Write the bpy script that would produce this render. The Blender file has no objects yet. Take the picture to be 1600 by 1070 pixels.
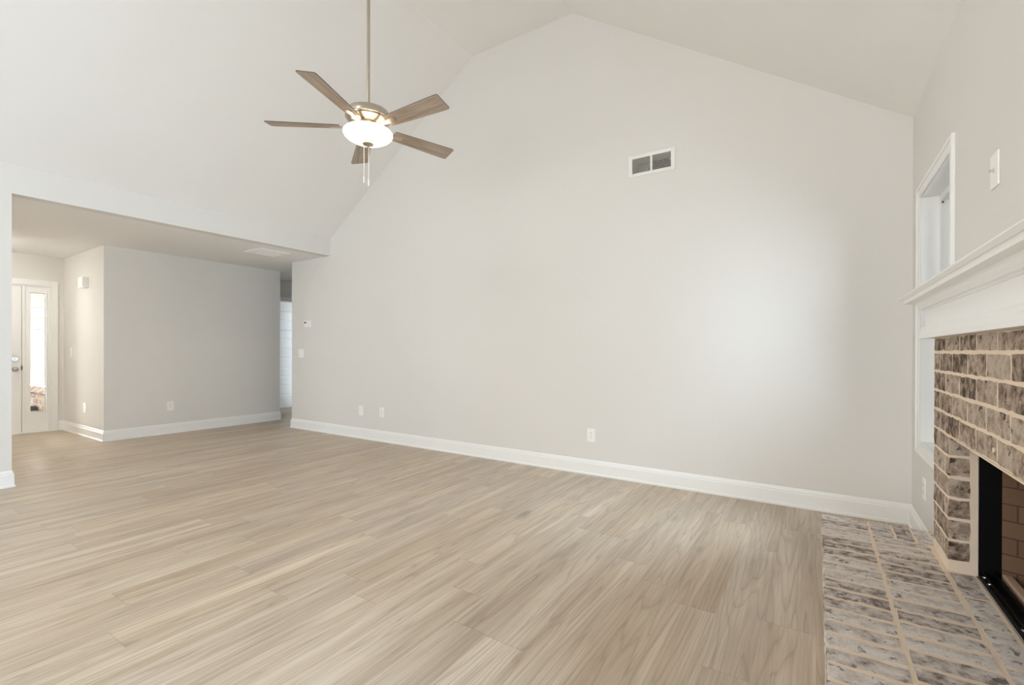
import bpy, bmesh, math, random
from mathutils import Vector, Matrix

C = bpy.context.scene.collection
SC = bpy.context.scene
R = random.Random(7)

# ------------------------------------------------------------------ camera
cam_d = bpy.data.cameras.new('camera')
cam = bpy.data.objects.new('camera', cam_d)
C.objects.link(cam)
cam_d.sensor_width = 36.0
cam_d.lens = 36.0 * 730.739 / 1600.0
cam_d.shift_y = (550.02 - 535.0) / 1600.0
cam_d.clip_start = 0.02
r_ = Vector((0.8373431, 0.54667164, 0.00257677))
u_ = Vector((-3.47325617e-03, 6.06502432e-04, 0.99999378))
f_ = Vector((-0.54666668, 0.83734685, -0.00240658))
cam.matrix_world = Matrix(((r_.x, u_.x, -f_.x, 0), (r_.y, u_.y, -f_.y, 0),
                           (r_.z, u_.z, -f_.z, 1.12), (0, 0, 0, 1)))
SC.camera = cam

# ------------------------------------------------------------------ world / exposure
SC.view_settings.view_transform = 'Standard'
SC.view_settings.look = 'None'
SC.view_settings.gamma = 1.0
SC.view_settings.use_curve_mapping = False
SC.view_settings.exposure = 0.86
SC.cycles.max_bounces = 14
SC.cycles.diffuse_bounces = 10
SC.cycles.glossy_bounces = 4
SC.cycles.transparent_max_bounces = 12
SC.cycles.caustics_reflective = False
SC.cycles.caustics_refractive = False
SC.cycles.sample_clamp_indirect = 6.0
SC.cycles.use_denoising = True

W = bpy.data.worlds.new('overcast_sky')
SC.world = W
W.use_nodes = True
bg = W.node_tree.nodes['Background']
# overcast sky: brightest and warm towards the front of the house (-X), dimmer and cooler on the fireplace side (+X)
wt = W.node_tree
w_co = wt.nodes.new('ShaderNodeTexCoord')
w_sep = wt.nodes.new('ShaderNodeSeparateXYZ')
wt.links.new(w_co.outputs['Generated'], w_sep.inputs[0])


def sky_mix(lo, hi, a, b):
    mr = wt.nodes.new('ShaderNodeMapRange')
    mr.interpolation_type = 'SMOOTHSTEP'
    mr.inputs['From Min'].default_value = lo
    mr.inputs['From Max'].default_value = hi
    wt.links.new(w_sep.outputs[0], mr.inputs['Value'])
    mi = wt.nodes.new('ShaderNodeMix')
    mi.data_type = 'RGBA'
    wt.links.new(mr.outputs[0], mi.inputs[0])
    for sock, val in ((mi.inputs[6], a), (mi.inputs[7], b)):
        if isinstance(val, tuple):
            sock.default_value = (*val, 1)
        else:
            wt.links.new(val, sock)
    return mi.outputs[2]


sky = sky_mix(-.95, -.80, (28, 27.3, 26), (4.2, 4.3, 4.4))
# on the fireplace side the open sky is brighter high up than near the horizon
w_up = wt.nodes.new('ShaderNodeMapRange')
w_up.interpolation_type = 'SMOOTHSTEP'
w_up.inputs['From Min'].default_value = .30
w_up.inputs['From Max'].default_value = .75
wt.links.new(w_sep.outputs[2], w_up.inputs['Value'])
w_hi = wt.nodes.new('ShaderNodeMix')
w_hi.data_type = 'RGBA'
wt.links.new(w_up.outputs[0], w_hi.inputs[0])
w_hi.inputs[6].default_value = (3.7, 4.35, 5.1, 1)
w_hi.inputs[7].default_value = (27.0, 34.0, 42.0, 1)
sky = sky_mix(.0, .45, sky, w_hi.outputs[2])
wt.links.new(sky, bg.inputs['Color'])
bg.inputs['Strength'].default_value = 1.0


def portal(name, loc, direction, sx, sy):
    """sky portal in a window opening (only guides sampling of the sky light)"""
    d = bpy.data.lights.new(name, 'AREA')
    d.shape = 'RECTANGLE'
    d.size, d.size_y = sx, sy
    d.cycles.is_portal = True
    o = bpy.data.objects.new(name, d)
    C.objects.link(o)
    o.location = loc
    o.rotation_euler = Vector(direction).to_track_quat('-Z', 'Y').to_euler()
    return o


# ------------------------------------------------------------------ key dimensions
XL, XR, YW = -5.504, 0.514, 3.947
ZS, ZT, ZC = 2.6315, 4.2585, 2.396
XA, XB = -3.0936, -1.9188          # folds of the vault
YO = 0.9638                        # edge of the opening in the left wall
XW = -6.4026                       # left end of the gable wall
AX, AY0, AY1 = -7.277, 2.051, 4.282
XF = -8.831
YB = -3.2                          # wall behind the camera
FY = -3.20                         # far side of the foyer
BBH = 0.135

portal('window_portal', (XR + .10, 3.29, 1.30), (-1, 0, 0), .80, 1.5)
portal('window_portal', (XR + .10, 0.53, 1.30), (-1, 0, 0), .80, 1.5)
for cx in (-4.3, -2.5, -0.7):
    portal('window_portal', (cx, YB - .08, 1.25), (0, 1, 0), 1.5, 2.1)
portal('window_portal', (XR + .10, -1.70, 1.12), (-1, 0, 0), 2.5, 2.0)
portal('window_portal', (XF - .11, -1.6, 1.3), (1, 0, 0), 1.9, 1.5)
portal('window_portal', (-8.46, 5.70, 1.2), (0, -1, 0), .26, 1.9)
portal('window_portal', (XF - .03, 1.797, 1.09), (1, 0, 0), .16, 1.6)

# ------------------------------------------------------------------ materials
def mat(name, base=(.8, .8, .8), rough=.6, metal=0.0, spec=.5):
    m = bpy.data.materials.new(name)
    m.use_nodes = True
    b = m.node_tree.nodes['Principled BSDF']
    b.inputs['Base Color'].default_value = (*base, 1)
    b.inputs['Roughness'].default_value = rough
    b.inputs['Metallic'].default_value = metal
    b.inputs['Specular IOR Level'].default_value = spec
    return m, m.node_tree, b


def node(nt, typ, **kw):
    n = nt.nodes.new(typ)
    for k, v in kw.items():
        setattr(n, k, v)
    return n


def mix_rgb(nt, fac, a, b, blend='MIX'):
    n = node(nt, 'ShaderNodeMix', data_type='RGBA', blend_type=blend)
    for s, v in ((n.inputs[0], fac), (n.inputs[6], a), (n.inputs[7], b)):
        if hasattr(v, 'is_linked'):
            nt.links.new(v, s)
        elif isinstance(v, (int, float)):
            s.default_value = v
        else:
            s.default_value = (*v, 1)
    return n.outputs[2]


def ramp(nt, fac, stops):
    n = node(nt, 'ShaderNodeValToRGB')
    els = n.color_ramp.elements
    while len(els) < len(stops):
        els.new(.5)
    for e, (p, c) in zip(els, stops):
        e.position = p
        e.color = (*c, 1) if not isinstance(c, (int, float)) else (c, c, c, 1)
    nt.links.new(fac, n.inputs[0])
    return n.outputs[0]


def noise(nt, vec, scale, detail=4, rough=.55, dist=0.0):
    n = node(nt, 'ShaderNodeTexNoise')
    n.inputs['Scale'].default_value = scale
    n.inputs['Detail'].default_value = detail
    n.inputs['Roughness'].default_value = rough
    n.inputs['Distortion'].default_value = dist
    if vec is not None:
        nt.links.new(vec, n.inputs['Vector'])
    return n


def mapping(nt, vec, scale=(1, 1, 1), rot=(0, 0, 0), loc=(0, 0, 0)):
    n = node(nt, 'ShaderNodeMapping')
    n.inputs['Scale'].default_value = scale
    n.inputs['Rotation'].default_value = rot
    n.inputs['Location'].default_value = loc
    nt.links.new(vec, n.inputs['Vector'])
    return n.outputs[0]


def bump(nt, b, h, strength=.2, dist=.01):
    n = node(nt, 'ShaderNodeBump')
    n.inputs['Strength'].default_value = strength
    n.inputs['Distance'].default_value = dist
    nt.links.new(h, n.inputs['Height'])
    nt.links.new(n.outputs[0], b.inputs['Normal'])


def objco(nt):
    return node(nt, 'ShaderNodeTexCoord').outputs['Object']


def paint(name, col, rough=.92, spec=.15):
    m, nt, b = mat(name, col, rough, 0, spec)
    v = objco(nt)
    n = noise(nt, v, 260, 3)
    bump(nt, b, n.outputs[0], .03, .002)
    n2 = noise(nt, v, 1.3, 2)
    nt.links.new(mix_rgb(nt, n2.outputs[0], tuple(c * .99 for c in col), tuple(min(1, c * 1.01) for c in col)),
                 b.inputs['Base Color'])
    return m


M = {}
M['wall'] = paint('wall_paint', (.75, .733, .705))
M['ceiling'] = paint('ceiling_paint', (.855, .84, .818))
M['ceiling_cool'] = paint('cooled_ceiling_paint', (.85, .855, .86))  # ceiling paint cooled to offset warm floor bounce on the low ceiling
M['trim'] = paint('white_trim_paint', (.875, .875, .865), .35, .5)
M['plate'] = mat('white_plastic', (.90, .89, .87), .35)[0]
M['slot'] = mat('dark_slot', (.10, .09, .08), .6)[0]
M['register'] = mat('register_white', (.84, .83, .80), .45)[0]
M['duct_gray'] = mat('duct_board_gray', (.62, .60, .55), .8)[0]
M['black_hole'] = mat('duct_black', (.012, .012, .012), .9)[0]
M['screen'] = mat('thermostat_screen', (.02, .025, .02), .2)[0]
M['black_steel'] = mat('black_steel', (.003, .003, .003), .5, 0, .12)[0]
M['chrome'] = mat('bright_metal', (.75, .73, .70), .25, 1)[0]
M['dark_metal'] = mat('dark_metal', (.10, .09, .08), .4, .8)[0]
M['dark_fitting'] = mat('dark_gray_fitting', (.035, .037, .04), .6)[0]
M['vinyl'] = mat('white_vinyl', (.82, .83, .83), .35)[0]
M['concrete'] = paint('porch_concrete', (.50, .48, .45), .9)
M['siding'] = paint('white_siding', (.48, .465, .44), 1.0, 0.0)


def brushed(name, col, rough):
    m, nt, b = mat(name, col, rough, 1)
    v = objco(nt)
    n = noise(nt, mapping(nt, v, (4, 4, 900)), 3, 3)
    nt.links.new(ramp(nt, n.outputs[0], [(.3, rough * .8), (.7, rough * 1.3)]), b.inputs['Roughness'])
    return m


M['nickel'] = brushed('brushed_nickel', (.56, .50, .43), .28)

# thin clear glass: reflection by Fresnel over plain transparency
m = bpy.data.materials.new('clear_glass')
m.use_nodes = True
nt = m.node_tree
nt.nodes.clear()
out = node(nt, 'ShaderNodeOutputMaterial')
tr = node(nt, 'ShaderNodeBsdfTransparent')
tr.inputs[0].default_value = (.97, .985, .98, 1)
gl = node(nt, 'ShaderNodeBsdfGlossy')
gl.inputs['Roughness'].default_value = .02
fr = node(nt, 'ShaderNodeFresnel')
fr.inputs[0].default_value = 1.45
mx = node(nt, 'ShaderNodeMixShader')
nt.links.new(fr.outputs[0], mx.inputs[0])
nt.links.new(tr.outputs[0], mx.inputs[1])
nt.links.new(gl.outputs[0], mx.inputs[2])
nt.links.new(mx.outputs[0], out.inputs[0])
M['glass'] = m

# lit frosted glass bowls
def lit_glass(name, col, strength):
    m, nt, b = mat(name, (.85, .80, .72), .35)
    b.inputs['Emission Color'].default_value = (*col, 1)
    b.inputs['Emission Strength'].default_value = strength
    return m


M['bowl'] = lit_glass('lit_frosted_glass', (1.0, .77, .54), 2.3)
M['lamp_warm'] = lit_glass('lit_opal_glass', (1.0, .97, .92), 24.0)

# ---- vinyl plank floor, planks run along Y
PW, PL = .181, 1.22
m, nt, b = mat('oak_plank_floor', (.4, .33, .26), .36, 0, .45)
v = objco(nt)
sep = node(nt, 'ShaderNodeSeparateXYZ')
nt.links.new(v, sep.inputs[0])


def mth(op, a, bb=None):
    n = node(nt, 'ShaderNodeMath', operation=op)
    for s, x in zip(n.inputs, (a, bb)):
        if x is None:
            continue
        if hasattr(x, 'is_linked'):
            nt.links.new(x, s)
        else:
            s.default_value = x
    return n.outputs[0]


row = mth('FLOOR', mth('DIVIDE', sep.outputs[0], PW))
wn1 = node(nt, 'ShaderNodeTexWhiteNoise', noise_dimensions='1D')
nt.links.new(row, wn1.inputs['W'])
yy = mth('ADD', mth('DIVIDE', sep.outputs[1], PL), mth('MULTIPLY', wn1.outputs[0], 7.3))
colm = mth('FLOOR', yy)
comb = node(nt, 'ShaderNodeCombineXYZ')
nt.links.new(row, comb.inputs[0])
nt.links.new(colm, comb.inputs[1])
wn = node(nt, 'ShaderNodeTexWhiteNoise', noise_dimensions='3D')
nt.links.new(comb.outputs[0], wn.inputs['Vector'])
# per plank offset of the grain
offs = node(nt, 'ShaderNodeVectorMath', operation='SCALE')
nt.links.new(wn.outputs['Color'], offs.inputs[0])
offs.inputs['Scale'].default_value = 37.0
gv = node(nt, 'ShaderNodeVectorMath', operation='ADD')
nt.links.new(v, gv.inputs[0])
nt.links.new(offs.outputs[0], gv.inputs[1])
g = gv.outputs[0]
n_big = noise(nt, mapping(nt, g, (10, .55, 1)), 1.0, 3, .5, .4)        # broad streaks
n_mid = noise(nt, mapping(nt, g, (28, 1.0, 1)), 1.0, 5, .6, 1.1)       # grain bands
n_fine = noise(nt, mapping(nt, g, (150, 4, 1)), 1.0, 4, .65)          # pores
# cathedral rings: contour lines of a stretched noise
n_ring = noise(nt, mapping(nt, g, (7.0, .42, 1)), 1.0, 2, .45, .2)
ring = mth('FRACT', mth('MULTIPLY', n_ring.outputs[0], 16.0))
ringl = ramp(nt, ring, [(0, .0), (.12, .85), (.6, 1.0), (.90, .55), (1, .0)])
n_knot = noise(nt, mapping(nt, g, (5.2, 1.9, 1)), 1.0, 1, .4)
knot = ramp(nt, n_knot.outputs[0], [(.73, 0.0), (.79, 1.0)])
c0 = ramp(nt, n_big.outputs[0], [(.25, (.43, .330, .232)), (.5, (.565, .455, .335)), (.75, (.69, .585, .455))])
c1 = mix_rgb(nt, mth('MULTIPLY', ramp(nt, n_mid.outputs[0], [(.35, 1.0), (.6, 0.0)]), .32), c0, (.29, .205, .135))
c2 = mix_rgb(nt, mth('MULTIPLY', mth('SUBTRACT', 1.0, ringl), .46), c1, (.28, .208, .145))
c3 = mix_rgb(nt, mth('MULTIPLY', ramp(nt, n_fine.outputs[0], [(.36, 1.0), (.54, 0.0)]), .22), c2, (.22, .17, .12))
c3 = mix_rgb(nt, mth('MULTIPLY', ramp(nt, n_fine.outputs[0], [(.55, 0.0), (.72, 1.0)]), .14), c3, (.60, .54, .45))
c3 = mix_rgb(nt, mth('MULTIPLY', knot, .45), c3, (.14, .10, .07))
tone = node(nt, 'ShaderNodeHueSaturation')
nt.links.new(c3, tone.inputs['Color'])
sepc = node(nt, 'ShaderNodeSeparateColor')
nt.links.new(wn.outputs['Color'], sepc.inputs[0])
nt.links.new(mth('ADD', .97, mth('MULTIPLY', sepc.outputs[0], .07)), tone.inputs['Value'])
nt.links.new(mth('ADD', .88, mth('MULTIPLY', sepc.outputs[1], .16)), tone.inputs['Saturation'])
# joints
fx = mth('FRACT', mth('DIVIDE', sep.outputs[0], PW))
fy = mth('FRACT', yy)
ex = mth('MINIMUM', fx, mth('SUBTRACT', 1.0, fx))
ey = mth('MINIMUM', fy, mth('SUBTRACT', 1.0, fy))
jx = ramp(nt, ex, [(0, 1.0), (.006, 0.0)])
jy = ramp(nt, ey, [(0, 1.0), (.0013, 0.0)])
joint = mth('MAXIMUM', jx, jy)
nt.links.new(mix_rgb(nt, mth('MULTIPLY', joint, .22), tone.outputs[0], (.17, .13, .09)), b.inputs['Base Color'])
nt.links.new(ramp(nt, n_fine.outputs[0], [(.3, .44), (.7, .32)]), b.inputs['Roughness'])
hgt = mth('SUBTRACT', mth('MULTIPLY', n_fine.outputs[0], .3), joint)
bump(nt, b, hgt, .12, .002)
M['floor'] = m

# ---- fan blade wood (grain along local X of the blade)
m, nt, b = mat('washed_gray_wood', (.3, .24, .19), .5)
v = objco(nt)
n1 = noise(nt, mapping(nt, v, (3, 45, 30)), 1.0, 5, .6, .5)
n2 = noise(nt, mapping(nt, v, (8, 220, 60)), 1.0, 3, .6)
c = ramp(nt, n1.outputs[0], [(.28, (.24, .180, .130)), (.5, (.43, .34, .262)), (.72, (.56, .465, .37))])
nt.links.new(mix_rgb(nt, mth('MULTIPLY', n2.outputs[0], .35), c, (.20, .155, .12)), b.inputs['Base Color'])
M['blade'] = m
M['blade_edge'] = mat('dark_blade_edge', (.10, .075, .06), .6)[0]


# ---- bricks (attribute 'tint' holds a random colour per brick)
def brick_mat(name, pale, mid, dark, amount, rough=.9):
    m, nt, b = mat(name, mid, rough, 0, .2)
    at = node(nt, 'ShaderNodeAttribute', attribute_name='tint')
    co = objco(nt)
    o = node(nt, 'ShaderNodeVectorMath', operation='SCALE')
    nt.links.new(at.outputs['Color'], o.inputs[0])
    o.inputs['Scale'].default_value = 23.0
    a = node(nt, 'ShaderNodeVectorMath', operation='ADD')
    nt.links.new(co, a.inputs[0])
    nt.links.new(o.outputs[0], a.inputs[1])
    vv = a.outputs[0]
    w = noise(nt, vv, 25, 7, .64, .15)
    spots = noise(nt, vv, 30, 5, .65, .4)
    fine = noise(nt, vv, 150, 3, .7)
    s = node(nt, 'ShaderNodeSeparateColor')
    nt.links.new(at.outputs['Color'], s.inputs[0])
    sh = node(nt, 'ShaderNodeMath', operation='ADD')
    mul = node(nt, 'ShaderNodeMath', operation='MULTIPLY')
    nt.links.new(s.outputs[0], mul.inputs[0])
    mul.inputs[1].default_value = .22
    nt.links.new(w.outputs[0], sh.inputs[0])
    nt.links.new(mul.outputs[0], sh.inputs[1])
    c = ramp(nt, sh.outputs[0], [(.42, dark), (.55, mid), (.71, pale)])
    sp = ramp(nt, spots.outputs[0], [(.585, 0.0), (.64, 1.0)])
    ms = node(nt, 'ShaderNodeMath', operation='MULTIPLY')
    nt.links.new(sp, ms.inputs[0])
    ms.inputs[1].default_value = amount
    c = mix_rgb(nt, ms.outputs[0], c, tuple(x * .35 for x in dark))
    fm = node(nt, 'ShaderNodeMath', operation='MULTIPLY')
    nt.links.new(ramp(nt, fine.outputs[0], [(.35, 1.0), (.5, 0.0)]), fm.inputs[0])
    fm.inputs[1].default_value = .25
    c = mix_rgb(nt, fm.outputs[0], c, tuple(x * .8 for x in dark))
    nt.links.new(c, b.inputs['Base Color'])
    bump(nt, b, sh.outputs[0], .5, .004)
    return m


M['brick'] = brick_mat('whitewashed_brick', (.50, .412, .332), (.30, .222, .168), (.085, .060, .045), .85)
M['hearth_brick'] = brick_mat('whitewashed_hearth_brick', (.70, .65, .61), (.53, .47, .43), (.22, .178, .158), .75)
M['porch_brick'] = brick_mat('porch_brick', (.34, .25, .19), (.18, .115, .08), (.06, .036, .026), .5)


def mortar(name, col):
    m, nt, b = mat(name, col, .95, 0, .1)
    n = noise(nt, objco(nt), 120, 4, .7)
    n2 = noise(nt, objco(nt), 9, 3)
    c = mix_rgb(nt, n2.outputs[0], tuple(x * .9 for x in col), tuple(min(1, x * 1.08) for x in col))
    nt.links.new(c, b.inputs['Base Color'])
    bump(nt, b, n.outputs[0], .5, .004)
    return m


M['mortar'] = mortar('tan_mortar', (.80, .665, .53))
M['porch_mortar'] = mortar('porch_mortar', (.34, .28, .21))

# refractory panel with moulded brick joints
m, nt, b = mat('refractory_brick_panel', (.32, .22, .15), .9, 0, .2)
v = objco(nt)
bt = node(nt, 'ShaderNodeTexBrick')
bt.inputs['Scale'].default_value = 1.0
bt.inputs['Brick Width'].default_value = .20
bt.inputs['Row Height'].default_value = .062
bt.inputs['Mortar Size'].default_value = .0034
bt.inputs['Mortar Smooth'].default_value = .4
bt.inputs['Color1'].default_value = (.19, .112, .068, 1)
bt.inputs['Color2'].default_value = (.16, .094, .057, 1)
bt.inputs['Mortar'].default_value = (.085, .050, .032, 1)
nt.links.new(mapping(nt, v, loc=(.06, .02, 0)), bt.inputs['Vector'])
n = noise(nt, v, 40, 4, .6)
nt.links.new(mix_rgb(nt, mth('MULTIPLY', n.outputs[0], .35), bt.outputs[0], (.12, .075, .05)), b.inputs['Base Color'])
bump(nt, b, bt.outputs['Fac'], -.6, .004)
M['refractory'] = m
M['refractory_tan'] = mortar('refractory_tan', (.46, .32, .24))


# ------------------------------------------------------------------ mesh helpers
class MB:
    def __init__(self):
        self.bm = bmesh.new()

    def box(self, x0, x1, y0, y1, z0, z1):
        vs = [self.bm.verts.new(p) for p in ((x0, y0, z0), (x1, y0, z0), (x1, y1, z0), (x0, y1, z0),
                                              (x0, y0, z1), (x1, y0, z1), (x1, y1, z1), (x0, y1, z1))]
        for f in ((0, 3, 2, 1), (4, 5, 6, 7), (0, 1, 5, 4), (1, 2, 6, 5), (2, 3, 7, 6), (3, 0, 4, 7)):
            self.bm.faces.new([vs[i] for i in f])
        return self

    def prism(self, pts, a, b, axis='y'):
        """extrude a polygon: axis y -> pts are (x,z); x -> (y,z); z -> (x,y)"""
        def P(p, t):
            return {'y': (p[0], t, p[1]), 'x': (t, p[0], p[1]), 'z': (p[0], p[1], t)}[axis]
        A = [self.bm.verts.new(P(p, a)) for p in pts]
        B = [self.bm.verts.new(P(p, b)) for p in pts]
        n = len(pts)
        self.bm.faces.new(A)
        self.bm.faces.new(B[::-1])
        for i in range(n):
            self.bm.faces.new((A[i], B[i], B[(i + 1) % n], A[(i + 1) % n]))
        return self

    def lathe(self, prof, seg=48, cx=0, cy=0):
        rings = []
        for (r, z) in prof:
            if r < 1e-6:
                rings.append([self.bm.verts.new((cx, cy, z))])
            else:
                rings.append([self.bm.verts.new((cx + r * math.cos(2 * math.pi * k / seg),
                                                 cy + r * math.sin(2 * math.pi * k / seg), z)) for k in range(seg)])
        for a, b in zip(rings, rings[1:]):
            for k in range(seg):
                k2 = (k + 1) % seg
                if len(a) == 1 and len(b) == 1:
                    continue
                if len(a) == 1:
                    self.bm.faces.new((a[0], b[k2], b[k]))
                elif len(b) == 1:
                    self.bm.faces.new((a[k], a[k2], b[0]))
                else:
                    self.bm.faces.new((a[k], a[k2], b[k2], b[k]))
        return self

    def cyl(self, p, q, r, seg=16):
        p, q = Vector(p), Vector(q)
        d = (q - p).normalized()
        a = d.orthogonal().normalized()
        b = d.cross(a)
        A = [self.bm.verts.new(p + a * r * math.cos(t) + b * r * math.sin(t)) for t in
             [2 * math.pi * k / seg for k in range(seg)]]
        B = [self.bm.verts.new(Vector(x.co) + (q - p)) for x in A]
        self.bm.faces.new(A[::-1])
        self.bm.faces.new(B)
        for k in range(seg):
            self.bm.faces.new((A[k], A[(k + 1) % seg], B[(k + 1) % seg], B[k]))
        return self

    def sweep(self, prof, path):
        """closed profile [(p,z)], path(p) -> list of plan points for offset p"""
        rings = [[self.bm.verts.new((x, y, z)) for (x, y) in path(p)] for (p, z) in prof]
        n = len(prof)
        for i in range(n):
            a, b = rings[i], rings[(i + 1) % n]
            for k in range(len(a) - 1):
                self.bm.faces.new((a[k], a[k + 1], b[k + 1], b[k]))
        self.bm.faces.new([r[0] for r in rings])
        self.bm.faces.new([r[-1] for r in rings][::-1])
        return self

    def build(self, name, material, parent=None, smooth=False, bevel=0, loc=None, rot=None):
        bmesh.ops.recalc_face_normals(self.bm, faces=self.bm.faces[:])
        me = bpy.data.meshes.new(name)
        self.bm.to_mesh(me)
        self.bm.free()
        if isinstance(material, (list, tuple)):
            for x in material:
                me.materials.append(x)
        else:
            me.materials.append(material)
        o = bpy.data.objects.new(name, me)
        C.objects.link(o)
        if parent is not None:
            o.parent = parent
        if loc:
            o.location = loc
        if rot:
            o.rotation_euler = rot
        if bevel:
            md = o.modifiers.new('bevel', 'BEVEL')
            md.width = bevel
            md.segments = 2
            md.limit_method = 'ANGLE'
            md.angle_limit = math.radians(40)
        if smooth:
            for p in me.polygons:
                p.use_smooth = True
            try:
                me.set_sharp_from_angle(angle=math.radians(smooth if smooth > 1 else 40))
            except Exception:
                pass
        return o


def tag(o, label, cat=None, group=None, kind=None):
    o['label'] = label
    if cat:
        o['category'] = cat
    if group:
        o['group'] = group
    if kind:
        o['kind'] = kind
    return o


def struct(o, label, cat):
    return tag(o, label, cat, None, 'structure')


def thing(name, label, cat, loc=(0, 0, 0), rotz=0.0, group=None):
    o = bpy.data.objects.new(name, None)
    o.empty_display_size = .1
    C.objects.link(o)
    o.location = loc
    o.rotation_euler = (0, 0, rotz)
    return tag(o, label, cat, group)


def rect_wall(mb, u0, u1, z0, z1, a, b, axis, holes=()):
    """wall slab with rectangular holes (u0,u1,z0,z1), as abutting prisms"""
    us = sorted({u0, u1, *[h[0] for h in holes], *[h[1] for h in holes]})
    for s, e in zip(us, us[1:]):
        segs = [(z0, z1)]
        for h in holes:
            if h[0] <= s + 1e-6 and h[1] >= e - 1e-6:
                ns = []
                for (p, q) in segs:
                    if h[2] > p:
                        ns.append((p, min(q, h[2])))
                    if h[3] < q:
                        ns.append((max(p, h[3]), q))
                segs = ns
        for p, q in segs:
            if q - p > 1e-6:
                mb.prism([(s, p), (e, p), (e, q), (s, q)], a, b, axis)


# ------------------------------------------------------------------ the shell
o = MB().box(-9.6, XR + .02, YB - .16, 6.4, -.12, 0).build('floor', M['floor'])
struct(o, 'pale oak plank vinyl floor across the room, foyer and hall', 'floor')


def roof(x):
    """underside of the vault"""
    if x < XA:
        return ZS + (x - XL) * (ZT - ZS) / (XA - XL)
    if x > XB:
        return ZT + (x - XB) * (ZS - ZT) / (XR - XB)
    return ZT


VX0, VX1, VZ0, VZ1 = -1.342, -1.013, 2.642, 2.772      # return vent opening
DUCT_D = .16
mb = MB()
# gable wall in columns, with the vent opening left out
xs = sorted([XW, XL, XA, XB, XR + .16, VX0, VX1])
for a, e in zip(xs, xs[1:]):
    def top(x, e=e):
        return ZC if e <= XL + 1e-6 else roof(min(x, XR)) + .06
    if abs(a - VX0) < 1e-6:
        mb.prism([(a, 0), (e, 0), (e, VZ0), (a, VZ0)], YW, YW + .12)
        mb.prism([(a, VZ1), (e, VZ1), (e, top(e)), (a, top(a))], YW, YW + .12)
    else:
        mb.prism([(a, 0), (e, 0), (e, top(e)), (a, top(a))], YW, YW + .12)
struct(mb.build('wall_back', M['wall']), 'tall light gray gable wall with the return vent', 'wall')

# right wall: two windows and the firebox opening
FB0, FB1, FBT, HZ = 1.374, 2.446, .800, .270
WY0, WY1, WZ0, WZ1 = 2.886, 3.666, .577, 2.045
mb = MB()
rect_wall(mb, YB - .16, YW, 0, ZS + .05, XR, XR + .16, 'x',
          [(WY0, WY1, WZ0, WZ1), (.135, .915, WZ0, WZ1), (-3.0, -.4, .02, 2.14), (FB0 - .03, FB1 + .03, HZ - .006, FBT + .02)])
struct(mb.build('wall_right', M['wall']), 'light gray wall holding the window and brick fireplace', 'wall')

# left wall with the wide opening to foyer and hall
mb = MB()
mb.box(XL - .12, XL, YB - .16, YO, 0, ZS + .06)
mb.box(XL - .12, XL, YO, YW, ZC, ZS + .06)
struct(mb.build('wall_left', M['wall']), 'left wall and long header over the foyer opening', 'wall')

# wall behind the viewer with three daylight windows
mb = MB()
xs = [XL - .12, XA, XB, XR + .16]
holes = [(-5.05, -3.55), (-3.25, -1.75), (-1.45, .05)]
cuts = sorted({*xs, *[h for p in holes for h in p]})
for a, e in zip(cuts, cuts[1:]):
    inside = any(h[0] <= a + 1e-6 and h[1] >= e - 1e-6 for h in holes)
    tops = [(e, roof(min(max(e, XL), XR)) + .06), (a, roof(min(max(a, XL), XR)) + .06)]
    if inside:
        mb.prism([(a, 0), (e, 0), (e, .2), (a, .2)], YB - .16, YB)
        mb.prism([(a, 2.3), (e, 2.3)] + tops, YB - .16, YB)
    else:
        mb.prism([(a, 0), (e, 0)] + tops, YB - .16, YB)
struct(mb.build('wall_front', M['wall']), 'wall behind the viewer with three tall windows', 'wall')

# vaulted ceiling: one slab folded twice
mb = MB()
# split into convex pieces so faces stay clean
mb.prism([(XL, ZS), (XA, ZT), (XA, ZT + .15), (XL - .12, ZS + .15), (XL - .12, ZS)], YB - .16, YW + .12)
mb.prism([(XA, ZT), (XB, ZT), (XB, ZT + .15), (XA, ZT + .15)], YB - .16, YW + .12)
mb.prism([(XB, ZT), (XR, ZS), (XR + .16, ZS), (XR + .16, ZS + .15), (XB, ZT + .15)], YB - .16, YW + .12)
struct(mb.build('ceiling', M['ceiling']), 'vaulted ceiling of two slopes and a flat ridge strip', 'ceiling')
o = MB().box(-9.1, XL - .12, FY - .1, 5.75, ZC, ZC + .12).build('ceiling_low', M['ceiling_cool'])
struct(o, 'low flat ceiling over foyer and hall', 'ceiling')

# the closet block whose corner stands in the opening
o = MB().box(XF - .12, AX, AY0, AY1, 0, ZC).build('wall_alcove', M['wall'])
struct(o, 'gray wall block between foyer and hall', 'wall')
# foyer side and front walls
o = MB().box(XF - .12, XL - .12, FY - .12, FY, 0, ZC).build('wall_foyer', M['wall'])
struct(o, 'foyer side wall hidden behind the left wall', 'wall')
DY0, DY1, DZT = .60, 1.915, 1.985
mb = MB()
rect_wall(mb, FY, AY0, 0, ZC, XF - .12, XF, 'x', [(DY0, DY1, 0, DZT), (-2.6, -.6, .5, 2.1)])
struct(mb.build('wall_entry', M['wall']), 'entry wall around the front door', 'wall')
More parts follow.
